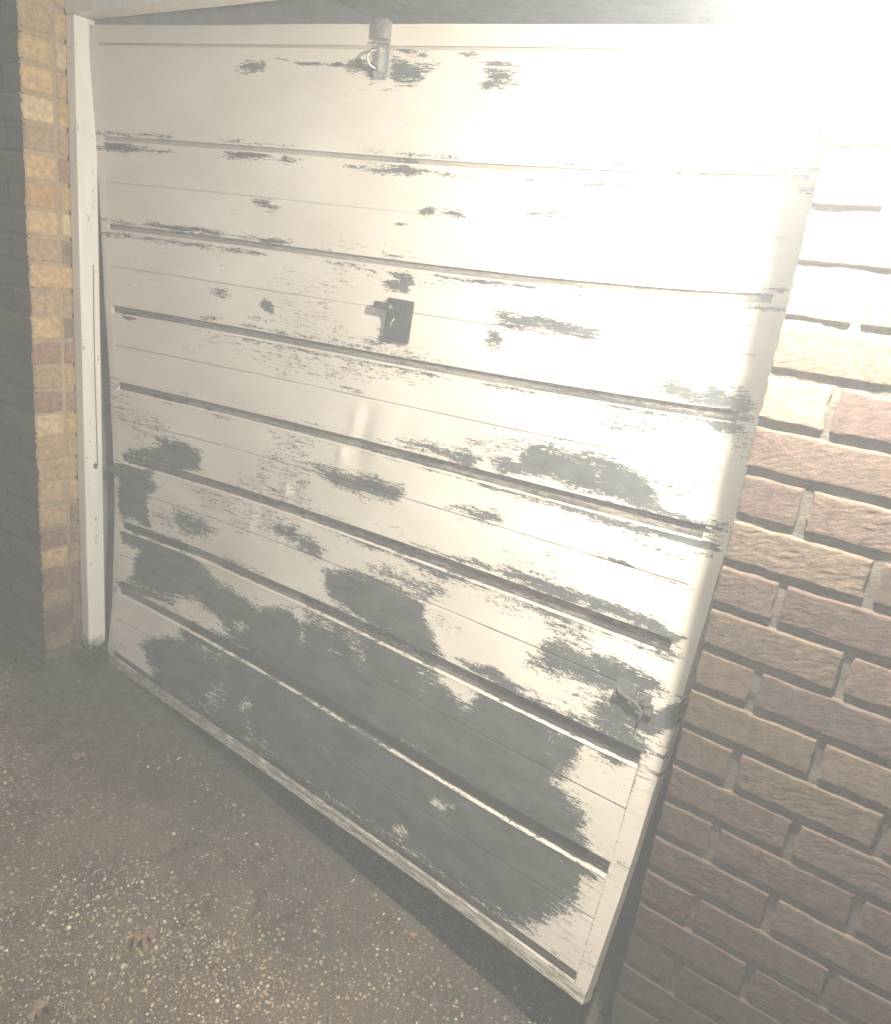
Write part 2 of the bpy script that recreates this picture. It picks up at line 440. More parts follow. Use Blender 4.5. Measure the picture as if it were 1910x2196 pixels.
# ------------------------------------------------------------------ brick walls
def brick_patch(bricks, depth, nx, nz, relief, to_world, seed, rough_edge=0.002, comb=True):
    """bricks: list of (a0,a1,z0,z1,colour). returns V,F,C with the faces proud of the bed by depth"""
    VV = []; FF = []; CC = []; base = 0
    for k, (a0, a1, z0, z1, col) in enumerate(bricks):
        n1 = max(5, int(nx * (a1 - a0) / 0.215)); n2 = nz
        A = np.linspace(0, 1, n1); B_ = np.linspace(0, 1, n2)
        A = 0.5 - 0.5 * np.cos(np.pi * A) * (1 - 0.25 * np.sin(np.pi * A)) if False else A
        AA, BB = np.meshgrid(A, B_)
        pa = a0 + (a1 - a0) * AA; pz = z0 + (z1 - z0) * BB
        sd = seed + k * 0.37
        # wandering arrises
        ea = (fbm(pz * 60, pa * 0 + k, 2, seed) - 0.5) * rough_edge * 2
        ez = (fbm(pa * 35, pz * 0 + k * 1.7, 3, seed + 3) - 0.5) * rough_edge * 2.6
        pa2 = pa + ea * (2 * AA - 1) * 1.0; pz2 = pz + ez * np.sign(2 * BB - 1) * np.abs(2 * BB - 1) ** 2
        d = np.minimum(np.minimum(pa - a0, a1 - pa), np.minimum(pz - z0, z1 - pz))
        r = 0.0030 + 0.004 * fbm(pa * 50, pz * 50, 2, seed + 9)
        rnd = 1 - np.sqrt(np.clip(1 - (1 - np.clip(d / r, 0, 1)) ** 2, 0, 1))
        if comb:
            u = pa * 85 + pz * 30 + 3.0 * vnoise(pa * 25, pz * 40, seed + 4); w = pz * 300 - pa * 85 + 2.5 * vnoise(pa * 45, pz * 60, seed + 5)
            h = (fbm(u, w, 3, seed + k % 13) - 0.5) * relief * 2.1 * (0.35 + 1.1 * vnoise(pa * 7 + k * 3.1, pz * 12, seed + 8))
            h += (fbm(pa * 9, pz * 20, 2, seed + 2) - 0.5) * relief * 1.4
        else:
            h = (fbm(pa * 60, pz * 60, 4, seed + k % 11) - 0.5) * relief * 2
        H = depth + (vnoise(np.array(k * 1.3), np.array(seed * 1.0)) - 0.5) * 0.004 + h * np.clip(d / 0.004, 0.2, 1) - rnd * 0.0065
        # skirts: border ring pushed back to the bed
        Pa = np.pad(pa2, 1, mode='edge'); Pz = np.pad(pz2, 1, mode='edge'); Hh = np.pad(H, 1, mode='constant', constant_values=-0.006)
        V = to_world(Pa.ravel(), Pz.ravel(), Hh.ravel())
        VV.append(V); FF.append(grid_faces(n2 + 2, n1 + 2, base)); base += len(V)
        CC.append(np.tile(np.append(col, 1.0), (len(V), 1)))
    return np.concatenate(VV), np.concatenate(FF), np.concatenate(CC)
def bed(a0, a1, z0, z1, step, amp, to_world, seed):
    A = np.arange(a0, a1 + step * .5, step); B_ = np.arange(z0, z1 + step * .5, step)
    A[-1] = a1; B_[-1] = z1
    AA, BB = np.meshgrid(A, B_)
    H = (fbm(AA * 40, BB * 40, 3, seed) - 0.5) * amp * 2 + amp * 1.2 * sstep(0.60, 0.75, fbm(AA * 7, BB * 9, 2, seed + 1))
    return to_world(AA.ravel(), BB.ravel(), H.ravel()), grid_faces(len(B_), len(A))

def box_VF(x0, x1, y0, y1, z0, z1):
    V = [(x, y, z) for x in (x0, x1) for y in (y0, y1) for z in (z0, z1)]
    F = [(0, 1, 3, 2), (4, 6, 7, 5), (0, 4, 5, 1), (2, 3, 7, 6), (0, 2, 6, 4), (1, 5, 7, 3)]
    return np.array(V, float), F
def combine(parts):
    VV = []; FF = []; CC = []; MI = []; base = 0
    for V, F, C_, mi in parts:
        VV.append(np.asarray(V)); FF += [[int(i) + base for i in f] for f in F]; base += len(V)
        CC.append(C_ if C_ is not None else np.tile((0.3, 0.26, 0.2, 1), (len(V), 1))); MI += [mi] * len(F)
    return np.concatenate(VV), FF, np.concatenate(CC), MI

ZR = 1.64511; XP = 2.17532; DEP = 0.0062
RC = [(0.28, 0.195, 0.155), (0.29, 0.210, 0.168), (0.25, 0.175, 0.145), (0.30, 0.230, 0.168), (0.235, 0.170, 0.145), (0.285, 0.205, 0.160)]
def tw_right(a, z, h): return np.stack([a, DEP - h, z], 1)
near = []; far = []
r_ = random.Random(5)
for k in range(-12, 26):
    z1 = ZR - 0.075 * k - 0.0055; z0 = ZR - 0.075 * (k + 1) + 0.0055
    off = 0 if k % 2 == 0 else 0.1125
    j = XP + off - 0.225 * 2
    edges = []
    while j < 4.6:
        if j > 2.083 + 0.03: edges.append(j)
        j += 0.225
    edges = [2.0745] + edges
    for q in range(len(edges) - 1):
        a0 = edges[q] + 0.0055; a1 = edges[q + 1] - 0.0055
        c = np.array(RC[r_.randrange(6)]) * r_.uniform(0.46, 0.60)
        if k in (2, 4) and q == 0: c = np.array(RC[3])
        (near if (a0 < 2.95 and -0.1 < z0 < 1.95) else far).append((a0 + r_.uniform(-.001, .001), a1, z0, z1, c))
def tile_right():
    V1, F1, C1 = brick_patch(near, DEP, 96, 36, 0.0007, tw_right, 3)
    V2, F2, C2 = brick_patch(far, DEP, 12, 6, 0.0015, tw_right, 5)
    V3, F3 = bed(2.0815, 3.2, -0.3, 2.35, 0.006, 0.0022, tw_right, 9)
    V4, F4 = bed(3.2, 4.6, -0.3, 2.5, 0.02, 0.002, tw_right, 9)
    V5, F5 = box_VF(2.082, 4.6, DEP + 0.004, 0.215, -0.3, 2.52)
    return combine([(V1, F1, C1, 0), (V2, F2, C2, 0), (V3, F3, None, 1), (V4, F4, None, 1), (V5, F5, None, 1)])
V, F, Cc, MI = tile_right()
wr = mesh_obj('brick_wall', V, F, [M_BRICK_R, M_MORTAR_R], smooth=True, attrs={'bcol': ('FLOAT_COLOR', Cc)}, mi=MI)
tag(wr, 'pinkish rough combed brick wall carrying the lamp, beside the door', 'brick wall')

# left pier: reveal faces +x at x=0, front faces -y at y=0
ZL = 1.8901
LC = {'y': (0.70, 0.49, 0.25), 't': (0.56, 0.40, 0.235), 'o': (0.64, 0.40, 0.18), 'r': (0.42, 0.25, 0.17), 'b': (0.36, 0.25, 0.165), 'c': (0.74, 0.57, 0.34)}
ROWS = ['ty', 'yc', 'yt', 'cy', 'tt', 'yr', 'oy', 'yc', 'tb', 'yy', 'tt', 'yb', 'rr', 'ty', 'rr', 'cy', 'tt', 'tt', 'tt', 'tb', 'rb', 'yt', 'rr', 'tb', 'bt', 'tb', 'bb', 'bb']
def tw_rev(a, z, h): return np.stack([h - 0.006, a, z], 1)
def tw_front(a, z, h): return np.stack([a, 0.006 - h, z], 1)
rev = []; front = []; r_ = random.Random(9)
for k in range(-8, 27):
    z1 = ZL - 0.075 * k - 0.005; z0 = ZL - 0.075 * (k + 1) + 0.005
    row = ROWS[k + 1] if 0 <= k + 1 < len(ROWS) else 'yt'
    ca = np.array(LC[row[0]]) * r_.uniform(0.9, 1.1); cb = np.array(LC[row[1]]) * r_.uniform(0.9, 1.1)
    sp = 0.0945 if k % 2 else (0.060 if row[0] != row[1] else None)
    if k % 2 == 0 and row[0] == row[1]: rev.append((0.0035, 0.145, z0, z1, ca))
    else:
        rev.append((0.0035, 0.092, z0, z1, ca)); rev.append((0.102, 0.145, z0, z1, cb))
    off = 0.2125 if k % 2 == 0 else 0.1
    e = [-0.004, -off]
    while e[-1] > -3.2: e.append(e[-1] - 0.225)
    for q in range(len(e) - 1):
        front.append((e[q + 1] + 0.005, e[q] - (0.005 if q else 0.0), z0, z1, ca * 0.14 if q == 0 else np.array(list(LC.values())[r_.randrange(6)]) * 0.12))  # front brick colours cut down, painting in the shade of the unlit face
nearf = [f for f in front if f[0] > -0.7]; farf = [f for f in front if f[0] <= -0.7]
V1, F1, C1 = brick_patch(rev, 0.006, 60, 20, 0.0007, tw_rev, 21, 0.0025, comb=False)
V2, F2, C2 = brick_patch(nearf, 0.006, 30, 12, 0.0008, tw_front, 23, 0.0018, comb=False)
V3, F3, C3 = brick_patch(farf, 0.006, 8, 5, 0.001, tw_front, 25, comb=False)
V4, F4 = bed(0.004, 0.13, -0.25, 2.5, 0.006, 0.0022, tw_rev, 12)
V5, F5 = bed(-3.2, -0.006, -0.25, 2.5, 0.02, 0.0018, tw_front, 14)
V6, F6 = box_VF(-3.2, -0.0095, 0.0095, 0.215, -0.25, 2.52)
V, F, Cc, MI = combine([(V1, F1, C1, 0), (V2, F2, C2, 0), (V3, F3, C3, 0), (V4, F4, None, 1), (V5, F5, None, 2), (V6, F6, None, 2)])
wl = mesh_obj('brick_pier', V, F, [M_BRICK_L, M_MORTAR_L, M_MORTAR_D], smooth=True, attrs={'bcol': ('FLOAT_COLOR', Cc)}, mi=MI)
tag(wl, 'smooth yellow and brown brick pier left of the white door frame', 'brick pier')

# garage body behind the door
gar = empty('garage', (1.04, 2.6, -0.1), 'dark garage interior seen through the gap over the tilted door', 'garage')
V, F = box_VF(-0.215, -0.012, 0.216, 5.0, -0.3, 2.3); 
bm_obj('side_wall', cube_bm(-0.22, -0.02, 0.22, 5.0, -0.3, 2.3), M_INNER, gar)
bm_obj('side_wall', cube_bm(2.10, 2.30, 0.22, 5.0, -0.3, 2.3), M_INNER, gar)
bm_obj('rear_wall', cube_bm(-0.22, 2.30, 5.004, 5.2, -0.3, 2.3), M_INNER, gar)
bm_obj('ceiling', cube_bm(-0.3, 2.4, 0.006, 5.3, 2.304, 2.50), M_CONC, gar)
bm_obj('lintel', cube_bm(0.002, 2.078, 0.012, 0.205, 2.035, 2.302, 0.004), M_CONC, gar)
bm_obj('garage_floor', cube_bm(-0.018, 2.098, 0.20, 5.0, -0.3, -0.075), M_INFLOOR, gar)

# ------------------------------------------------------------------ door frame
fr = empty('door_frame', (1.04, 0.16, 0.0), 'white painted timber frame fixed inside the brick opening', 'door frame')
def board(x0, x1, y0, y1, z0, z1, bv=0.003):
    return cube_bm(x0, x1, y0, y1, z0, z1, bv)
bm_obj('jamb', board(0.002, 0.045, 0.130, 0.192, 0.0 - 0.012, 1.956), M_FRAME, fr)
bm_obj('jamb', board(2.060, 2.079, 0.130, 0.192, -0.11, 1.956), M_FRAME, fr)
bm_obj('head', board(0.002, 2.0785, 0.130, 0.192, 1.958, 2.033), M_FRAME, fr)
bm = bmesh.new()
add_tube(bm, [(0.0475, 0.172 - 0.002 * math.sin(i * 0.4), 1.30 - i * 0.063) for i in range(11)], 0.0014, 6)
cab = bm_obj('cable', bm, M_CABLE, fr, smooth=True)
bm = bmesh.new(); add_tube(bm, [(0.0475, 0.166, 0.676), (0.0475, 0.166, 0.672), (0.0475, 0.166, 0.662), (0.0475, 0.166, 0.658)], [0.003, 0.006, 0.006, 0.003], 10)
bm_obj('ferrule', bm, M_CORR, cab, smooth=True)

# ------------------------------------------------------------------ door leaf (bent and twisted out of its frame)
LC_ = np.array([[[-8.965254e-04,-1.467873e-02, 2.114682e-02, 0.000000e+00, 0.000000e+00],
  [-4.788454e-02, 5.695314e-02,-1.997486e-02, 0.000000e+00, 0.000000e+00],
  [ 0.000000e+00, 0.000000e+00, 0.000000e+00, 0.000000e+00, 0.000000e+00],
  [ 0.000000e+00, 0.000000e+00, 0.000000e+00, 0.000000e+00, 0.000000e+00]],

 [[-7.262850e-03, 1.104043e-01,-2.610623e-02, 1.104605e-01,-1.788100e-01],
  [ 4.328711e-01,-1.912837e+00, 6.643354e+00,-6.924614e+00, 1.603003e+00],
  [-6.199992e-02, 5.289045e+00,-1.500289e+01, 7.100541e+00, 2.718070e+00],
  [ 3.425749e-02,-4.132667e+00, 8.294043e+00, 2.488133e-01,-4.506915e+00]],

 [[ 1.142103e-03, 5.429016e-02,-1.668181e-01, 2.390789e-01,-1.124434e-01],
  [ 1.028118e-02, 6.170963e-03, 7.656346e-01,-2.136584e+00, 1.420397e+00],
  [ 3.314306e-02,-5.077856e-01,-1.552287e+00, 6.579341e+00,-4.479009e+00],
  [-3.411610e-02, 4.824770e-01, 1.453803e+00,-5.450395e+00, 3.518599e+00]]])
HS = 0.2395; WL = 1.975; VT = 0.045 + 8 * HS + 0.05
def S(u, v):
    u = np.asarray(u, float); v = np.asarray(v, float); vv = v / VT
    out = [0.052 + WL * u, 0.18 + 0 * u * v, 1.94 - v]
    res = []
    for j in range(3):
        a = out[j] + 0 * u * vv
        for i in range(4):
            for k in range(5):
                c = LC_[j, i, k]
                if c: a = a + c * u ** i * vv ** k
        res.append(a)
    return np.stack(res, -1)
def S3(s, v, h):
    """point at s metres from the left edge, v down the leaf, h out of its face"""
    u = np.asarray(s) / WL; e = 1e-3
    p = S(u, v); du = (S(u + e, v) - S(u - e, v)); dv = (S(u, v + e) - S(u, v - e))
    n = -np.cross(du, dv); n /= np.linalg.norm(n, axis=-1, keepdims=True)
    return p + n * np.asarray(h)[..., None]
def dent(s, v):
    d = 0.0
    for cs, cv, ws, wv, amp, tilt in ((0.945, 0.965, 0.015, 0.036, 0.007, 0.15), (0.965, 0.985, 0.022, 0.040, -0.009, 0.2), (1.10, 0.95, 0.04, 0.05, -0.005, 0.1),
                                (0.915, 1.055, 0.012, 0.022, 0.005, 0.0), (0.97, 1.06, 0.03, 0.04, -0.007, 0.0),
                                (0.735, 1.215, 0.014, 0.018, 0.010, 0.0), (0.755, 1.235, 0.022, 0.030, -0.008, 0.1),
                                (0.61, 1.32, 0.010, 0.030, 0.003, 0.3), (0.64, 1.32, 0.016, 0.04, -0.0045, 0.3), (0.76, 1.34, 0.013, 0.04, -0.004, 0.2), (0.74, 1.34, 0.01, 0.03, 0.0025, 0.2),
                                (0.42, 1.52, 0.10, 0.05, -0.004, 0.0), (1.3, 0.9, 0.12, 0.09, -0.005, 0.0), (0.25, 1.1, 0.10, 0.10, 0.004, 0), (1.62, 1.12, 0.10, 0.1, 0.005, 0), (0.34, 1.86, 0.015, 0.02, -0.006, 0), (0.42, 1.86, 0.012, 0.02, 0.003, 0)):
        x = (s - cs + tilt * (v - cv)) / ws; y = (v - cv) / wv
        d = d + amp * np.exp(-0.5 * (x * x + y * y))
    return d + (fbm(s * 3.2, v * 5, 2, 40) - 0.5) * 0.010
GW = [0.004, 0.010, 0.015, 0.021, 0.026, 0.029, 0.031, 0.031, 0.024]
GD = [0.005, 0.007, 0.009, 0.011, 0.013, 0.014, 0.014, 0.014, 0.013]
POLY = [
(1,8,[(597,99),(589,106),(564,110),(533,111),(508,107),(498,101),(507,94),(532,90),(563,90),(588,93)]),
(1,6,[(42,306),(124,304),(201,310),(109,325),(54,329)]),
(1,6,[(468,308),(550,305),(625,311),(534,321),(484,318)]),
(0.8,6,[(723,311),(716,315),(698,317),(676,317),(658,315),(651,311),(658,307),(676,305),(699,305),(716,307)]),
(0.7,5,[(658,427),(648,433),(624,437),(594,436),(570,432),(562,424),(573,418),(598,414),(627,415),(650,419)]),
(0.5,5,[(631,385),(624,387),(605,388),(582,388),(563,387),(556,385),(564,383),(583,382),(606,382),(624,383)]),
(1,5,[(189,508),(328,507),(476,513),(418,521),(303,518),(221,517)]),
(0.9,5,[(682,512),(671,517),(643,519),(610,519),(583,516),(573,511),(585,506),(613,503),(646,503),(672,506)]),
(0.8,6,[(499,673),(490,678),(468,681),(440,682),(418,679),(410,675),(420,670),(443,667),(470,667),(492,669)]),
(0.9,6,[(639,682),(635,694),(622,702),(606,704),(593,699),(588,689),(593,678),(605,670),(621,667),(634,672)]),
(0.7,5,[(637,719),(628,723),(602,729),(569,733),(542,735),(532,734),(542,730),(569,724),(601,720),(627,718)]),
(1,6,[(61,782),(134,785),(123,794),(81,797)]),
(0.8,5,[(453,748),(445,751),(423,754),(396,754),(375,753),(367,751),(376,747),(398,745),(425,744),(446,745)]),
(0.7,4,[(391,785),(386,788),(373,791),(357,793),(344,793),(340,792),(345,789),(358,786),(373,784),(386,784)]),
(1,8,[(957,75),(1023,81),(1088,81),(1042,99),(1046,112),(965,122),(955,98)]),
(0.9,6,[(832,93),(841,82),(886,72),(911,91),(922,109),(905,117),(893,95)]),
(1,2,[(626,86),(696,86),(831,80),(836,85),(696,91)]),
(0.9,8,[(1206,86),(1222,81),(1279,86),(1264,115),(1274,128),(1195,127),(1214,110)]),
(0.8,4,[(1262,75),(1255,77),(1236,77),(1214,76),(1195,74),(1188,71),(1195,69),(1213,69),(1236,70),(1254,72)]),
(0.8,4,[(1020,57),(1015,60),(1002,62),(986,62),(972,60),(967,58),(972,55),(985,54),(1001,54),(1015,55)]),
(0.8,4,[(1068,58),(1064,60),(1053,62),(1040,62),(1029,60),(1024,58),(1028,56),(1039,54),(1052,54),(1063,55)]),
(0.8,4,[(1179,56),(1175,58),(1163,59),(1147,59),(1135,58),(1129,56),(1134,54),(1146,53),(1162,53),(1174,54)]),
(0.6,4,[(989,139),(979,141),(955,142),(923,142),(898,141),(888,139),(898,138),(923,137),(954,136),(979,137)]),
(0.5,4,[(1198,143),(1191,144),(1172,145),(1148,146),(1129,146),(1122,146),(1129,144),(1148,143),(1171,143),(1190,143)]),
(1,6,[(829,310),(944,308),(1009,302),(1083,310),(1030,323),(1001,317),(931,318)]),
(0.8,4,[(871,291),(1053,286),(1059,293),(999,297),(881,297)]),
(0.6,4,[(1220,303),(1215,304),(1202,306),(1186,307),(1173,307),(1168,306),(1173,304),(1185,303),(1202,302),(1215,302)]),
(0.7,4,[(1426,313),(1415,315),(1384,316),(1346,315),(1315,313),(1302,311),(1314,309),(1346,308),(1384,309),(1415,311)]),
(0.9,5,[(1119,401),(1115,405),(1105,408),(1092,408),(1082,406),(1077,401),(1081,397),(1092,394),(1105,394),(1115,396)]),
(0.9,5,[(1189,401),(1184,404),(1171,406),(1154,406),(1140,404),(1135,401),(1140,398),(1154,396),(1171,396),(1184,398)]),
(0.6,5,[(1065,432),(1059,436),(1042,439),(1022,440),(1005,440),(999,438),(1005,435),(1021,432),(1041,430),(1058,430)]),
(0.65,9,[(1486,389),(1472,396),(1433,399),(1384,398),(1344,392),(1328,385),(1343,379),(1383,375),(1432,377),(1471,382)]),
(0.9,6,[(995,550),(1059,549),(1060,576),(1051,602),(1004,605),(989,588),(1027,567)]),
(0.9,5,[(791,549),(874,549),(985,549),(966,555),(890,553)]),
(0.9,5,[(1112,549),(1183,546),(1331,547),(1407,549),(1355,556),(1194,555)]),
(0.7,4,[(1539,547),(1534,550),(1520,552),(1502,554),(1487,554),(1481,552),(1486,549),(1500,547),(1518,545),(1533,545)]),
(0.7,4,[(1030,512),(1023,515),(1003,517),(979,517),(960,517),(952,514),(960,512),(979,510),(1003,509),(1023,510)]),
(1,8,[(1319,627),(1364,622),(1450,624),(1579,622),(1586,648),(1456,651),(1348,652)]),
(0.9,8,[(1343,673),(1341,684),(1331,692),(1317,694),(1304,689),(1297,679),(1299,667),(1310,659),(1324,658),(1336,663)]),
(0.8,7,[(1028,730),(1019,736),(996,741),(967,743),(943,741),(934,736),(943,730),(966,725),(995,723),(1019,725)]),
(0.55,8,[(967,702),(989,673),(1005,732),(972,741)]),
(1,14,[(1682,155),(1725,122),(1756,103),(1801,99),(1856,127),(1924,152),(1944,190),(1726,197),(1674,181)]),
(0.8,4,[(1596,262),(1591,264),(1576,266),(1557,266),(1542,266),(1536,264),(1541,262),(1556,260),(1575,259),(1590,260)]),
(0.7,5,[(1642,272),(1631,274),(1599,275),(1560,275),(1527,273),(1514,270),(1526,268),(1559,267),(1598,267),(1630,269)]),
(0.9,5,[(1633,311),(1626,313),(1606,315),(1580,316),(1559,316),(1551,314),(1558,312),(1579,309),(1604,308),(1625,309)]),
(0.6,4,[(1773,310),(1766,311),(1747,313),(1723,314),(1703,313),(1696,312),(1703,310),(1722,308),(1746,308),(1765,308)]),
(0.9,6,[(1710,270),(1903,264),(1910,279),(1804,298),(1680,291)]),
(0.9,5,[(1845,537),(1934,536),(1910,546),(1872,544)]),
(0.5,12,[(1563,604),(1717,608),(1743,646),(1578,664)]),
(1,8,[(1734,738),(1795,721),(1852,736),(1868,714),(1895,734),(1933,722),(1967,756),(1967,767),(1911,764),(1829,757)]),
(1,8,[(1610,780),(1733,774),(1820,778),(1972,773),(1972,786),(1957,816),(1934,820),(1890,802),(1779,797),(1642,802)]),
(0.4,14,[(1704,673),(1910,666),(1905,719),(1741,735)]),
(0.6,10,[(1620,814),(1755,808),(1784,840),(1637,873)]),
(1,9,[(1652,921),(1676,901),(1713,913),(1780,931),(1814,953),(1850,982),(1912,990),(1982,998),(1981,1005),(1881,1008),(1672,988)]),
(0.55,12,[(1646,903),(1793,909),(1930,926),(1924,980),(1822,966),(1659,947)]),
(1,7,[(1685,1030),(1811,1032),(1894,1026),(1979,1023),(1977,1047),(1945,1052),(1881,1047),(1774,1045),(1690,1046)]),
(0.8,5,[(1714,1120),(1778,1123),(1860,1129),(1952,1124),(1862,1134),(1760,1132)]),
(0.4,8,[(1891,1141),(1878,1146),(1845,1149),(1802,1148),(1767,1145),(1753,1139),(1767,1134),(1803,1131),(1845,1132),(1879,1135)]),
(1,7,[(1744,1215),(1788,1218),(1907,1220),(1968,1228),(1966,1246),(1875,1242),(1754,1244)]),
(1,7,[(1757,1255),(1860,1258),(1955,1257),(1970,1273),(1942,1287),(1878,1277),(1766,1282)]),
(1,9,[(1784,1337),(1854,1326),(1929,1331),(1952,1347),(1806,1405)]),
(1,8,[(66,1223),(162,1206),(206,1180),(184,1162),(306,1146),(369,1168),(357,1214),(383,1223),(271,1238),(161,1240),(28,1245)]),
(1,9,[(-32,1282),(58,1262),(183,1263),(139,1302),(184,1326),(148,1392),(158,1466),(40,1473),(9,1457),(4,1315)]),
(0.75,10,[(240,1398),(284,1364),(391,1371),(478,1398),(402,1452),(308,1455)]),
(0.5,9,[(147,1387),(278,1388),(276,1458),(166,1452)]),
(0.9,9,[(680,1329),(718,1308),(802,1306),(812,1345),(721,1354)]),
(1,5,[(154,1026),(237,1022),(306,1023),(237,1033),(181,1035)]),
(0.8,5,[(496,1036),(482,1038),(446,1037),(404,1033),(370,1028),(358,1023),(373,1020),(409,1021),(451,1025),(485,1031)]),
(1,9,[(33,1487),(128,1486),(311,1483),(330,1506),(504,1563),(589,1580),(606,1684),(455,1691),(294,1674),(147,1685),(68,1686),(96,1616),(133,1568),(42,1558)]),
(1,9,[(703,1586),(811,1540),(878,1559),(940,1718),(800,1721),(636,1722),(649,1642)]),
(0.9,8,[(501,1552),(749,1582),(720,1724),(498,1693)]),
(0.8,5,[(447,1264),(596,1258),(695,1262),(598,1268)]),
(0.7,5,[(772,1216),(763,1221),(740,1224),(712,1225),(690,1224),(682,1220),(691,1215),(714,1212),(742,1211),(764,1212)]),
(1,6,[(34,1696),(147,1685),(366,1686),(281,1696),(107,1716),(19,1726)]),
(1,14,[(180,1881),(305,1788),(420,1720),(631,1708),(945,1731),(951,1744),(458,1939),(260,1935)]),
(0.9,6,[(973,788),(1036,780),(1105,787),(1059,796),(1006,793)]),
(0.7,5,[(1110,786),(1242,785),(1212,787),(1142,792)]),
(0.9,6,[(1290,798),(1385,790),(1620,774),(1625,791),(1502,796),(1363,799)]),
(0.9,5,[(971,878),(963,880),(942,881),(917,880),(897,878),(889,875),(898,872),(919,871),(944,873),(964,875)]),
(1,9,[(1096,983),(1203,973),(1257,975),(1305,961),(1349,970),(1336,998),(1209,996),(1120,990)]),
(1,9,[(1379,972),(1430,957),(1465,963),(1489,912),(1534,908),(1582,915),(1659,904),(1687,996),(1558,988),(1415,990)]),
(0.55,14,[(1292,912),(1527,885),(1653,886),(1664,923),(1454,957),(1281,966)]),
(0.9,6,[(909,1024),(1083,1021),(1193,1015),(1323,1023),(1428,1034),(1524,1029),(1695,1022),(1701,1043),(1575,1042),(1430,1042),(1272,1030),(1052,1036)]),
(0.95,8,[(801,1113),(917,1099),(1032,1102),(1137,1101),(1143,1123),(1115,1148),(1021,1152),(920,1142)]),
(0.9,8,[(1277,1120),(1346,1101),(1412,1097),(1464,1102),(1465,1118),(1407,1129)]),
(0.4,10,[(1185,1213),(1173,1221),(1142,1228),(1103,1230),(1072,1227),(1060,1219),(1073,1210),(1105,1204),(1143,1202),(1174,1206)]),
(1,8,[(859,1264),(955,1256),(1135,1255),(1346,1263),(1453,1266),(1631,1281),(1776,1275),(1770,1258),(1777,1279),(1659,1295),(1482,1274),(1327,1291),(1145,1285),(992,1275)]),
(1,7,[(1296,1233),(1413,1226),(1468,1236),(1528,1218),(1632,1216),(1757,1217),(1763,1234),(1639,1238),(1444,1239),(1336,1235)]),
(0.7,12,[(1072,1325),(1249,1310),(1335,1297),(1357,1326),(1308,1378),(1184,1362),(1067,1351)]),
(1,8,[(927,1387),(1051,1360),(1184,1362),(1311,1372),(1332,1414),(1388,1456),(1404,1485),(1279,1491),(1153,1485),(971,1458),(937,1419)]),
(1,10,[(805,1321),(875,1327),(913,1341),(886,1364),(815,1359)]),
(0.95,10,[(1631,1405),(1659,1351),(1700,1336),(1797,1340),(1816,1400),(1697,1408)]),
(0.6,12,[(1629,1289),(1697,1275),(1777,1279),(1797,1340),(1701,1340),(1665,1341)]),
(1,6,[(1447,1469),(1532,1458),(1600,1465),(1668,1459),(1606,1483),(1478,1479)]),
(1,12,[(853,1486),(1066,1495),(1284,1503),(1466,1505),(1541,1509),(951,1744)]),
(1,14,[(612,1744),(894,1601),(1310,1571),(1532,1485),(1840,1478),(1853,1517),(1810,1566),(1793,1620),(1858,1642),(1882,1667),(1874,1693),(1908,1698),(1885,1729),(1923,1746),(1903,1797),(1874,1874),(1825,1934),(1805,1954),(1597,1968),(1310,1961),(1046,1977),(553,1975),(259,1978),(313,1864)]),
(0.8,10,[(1805,1402),(1879,1406),(1930,1425),(1958,1481),(1944,1549),(1892,1551),(1817,1518)]),
(0.8,8,[(1823,1459),(1950,1467),(1963,1497),(1926,1536),(1849,1541)]),
(0.9,6,[(1833,1414),(1856,1382),(1931,1389),(1986,1342),(1989,1400),(1947,1443),(1870,1443)]),
(-1,8,[(1427,1530),(1485,1499),(1540,1515),(1529,1561),(1487,1561)]),
(-1,6,[(1492,1804),(1520,1797),(1546,1805),(1529,1824),(1501,1819)]),
(-1,6,[(1382,1921),(1438,1913),(1444,1925),(1415,1933)]),
(-0.7,6,[(1773,1518),(1771,1525),(1763,1532),(1751,1537),(1740,1538),(1735,1534),(1737,1528),(1746,1521),(1757,1516),(1768,1515)]),
(-0.5,4,[(1756,1558),(1755,1560),(1752,1563),(1747,1565),(1743,1566),(1741,1565),(1742,1563),(1745,1560),(1750,1558),(1754,1557)]),
(-0.9,5,[(1334,1709),(1425,1704),(1421,1708),(1342,1714)]),
(-0.8,9,[(869,1532),(951,1520),(1044,1527),(1018,1551),(908,1559)]),
(-0.6,8,[(1136,1535),(1160,1556),(1166,1575),(1153,1587),(1126,1587),(1094,1575),(1069,1554),(1063,1534),(1076,1522),(1104,1522)]),
(-0.9,10,[(1406,1519),(1485,1498),(1532,1513),(1477,1534),(1423,1534)]),
(-0.6,6,[(1394,1536),(1389,1541),(1375,1546),(1359,1547),(1346,1545),(1342,1541),(1347,1535),(1361,1531),(1377,1529),(1389,1531)]),
(-0.5,6,[(1069,1599),(1063,1605),(1047,1609),(1028,1611),(1012,1610),(1006,1605),(1013,1600),(1029,1595),(1049,1593),(1064,1595)]),
(-0.8,9,[(324,1653),(422,1633),(580,1682),(511,1706),(369,1697)]),
(-0.6,6,[(676,1649),(675,1662),(662,1674),(644,1680),(627,1679),(617,1669),(619,1656),(632,1644),(650,1637),(667,1639)]),
(-0.9,10,[(172,1774),(297,1762),(390,1793),(315,1820),(220,1818)]),
(-0.7,8,[(422,1782),(636,1766),(635,1783),(491,1797)]),
(-0.6,8,[(675,1877),(672,1900),(648,1924),(611,1939),(575,1939),(555,1925),(557,1901),(583,1877),(620,1862),(655,1863)]),
(-0.8,6,[(778,1862),(777,1873),(765,1884),(748,1892),(731,1892),(721,1885),(723,1873),(734,1862),(752,1855),(769,1855)]),
(-0.6,8,[(933,1938),(916,1943),(876,1943),(829,1940),(792,1933),(780,1925),(799,1920),(840,1920),(887,1924),(922,1931)]),
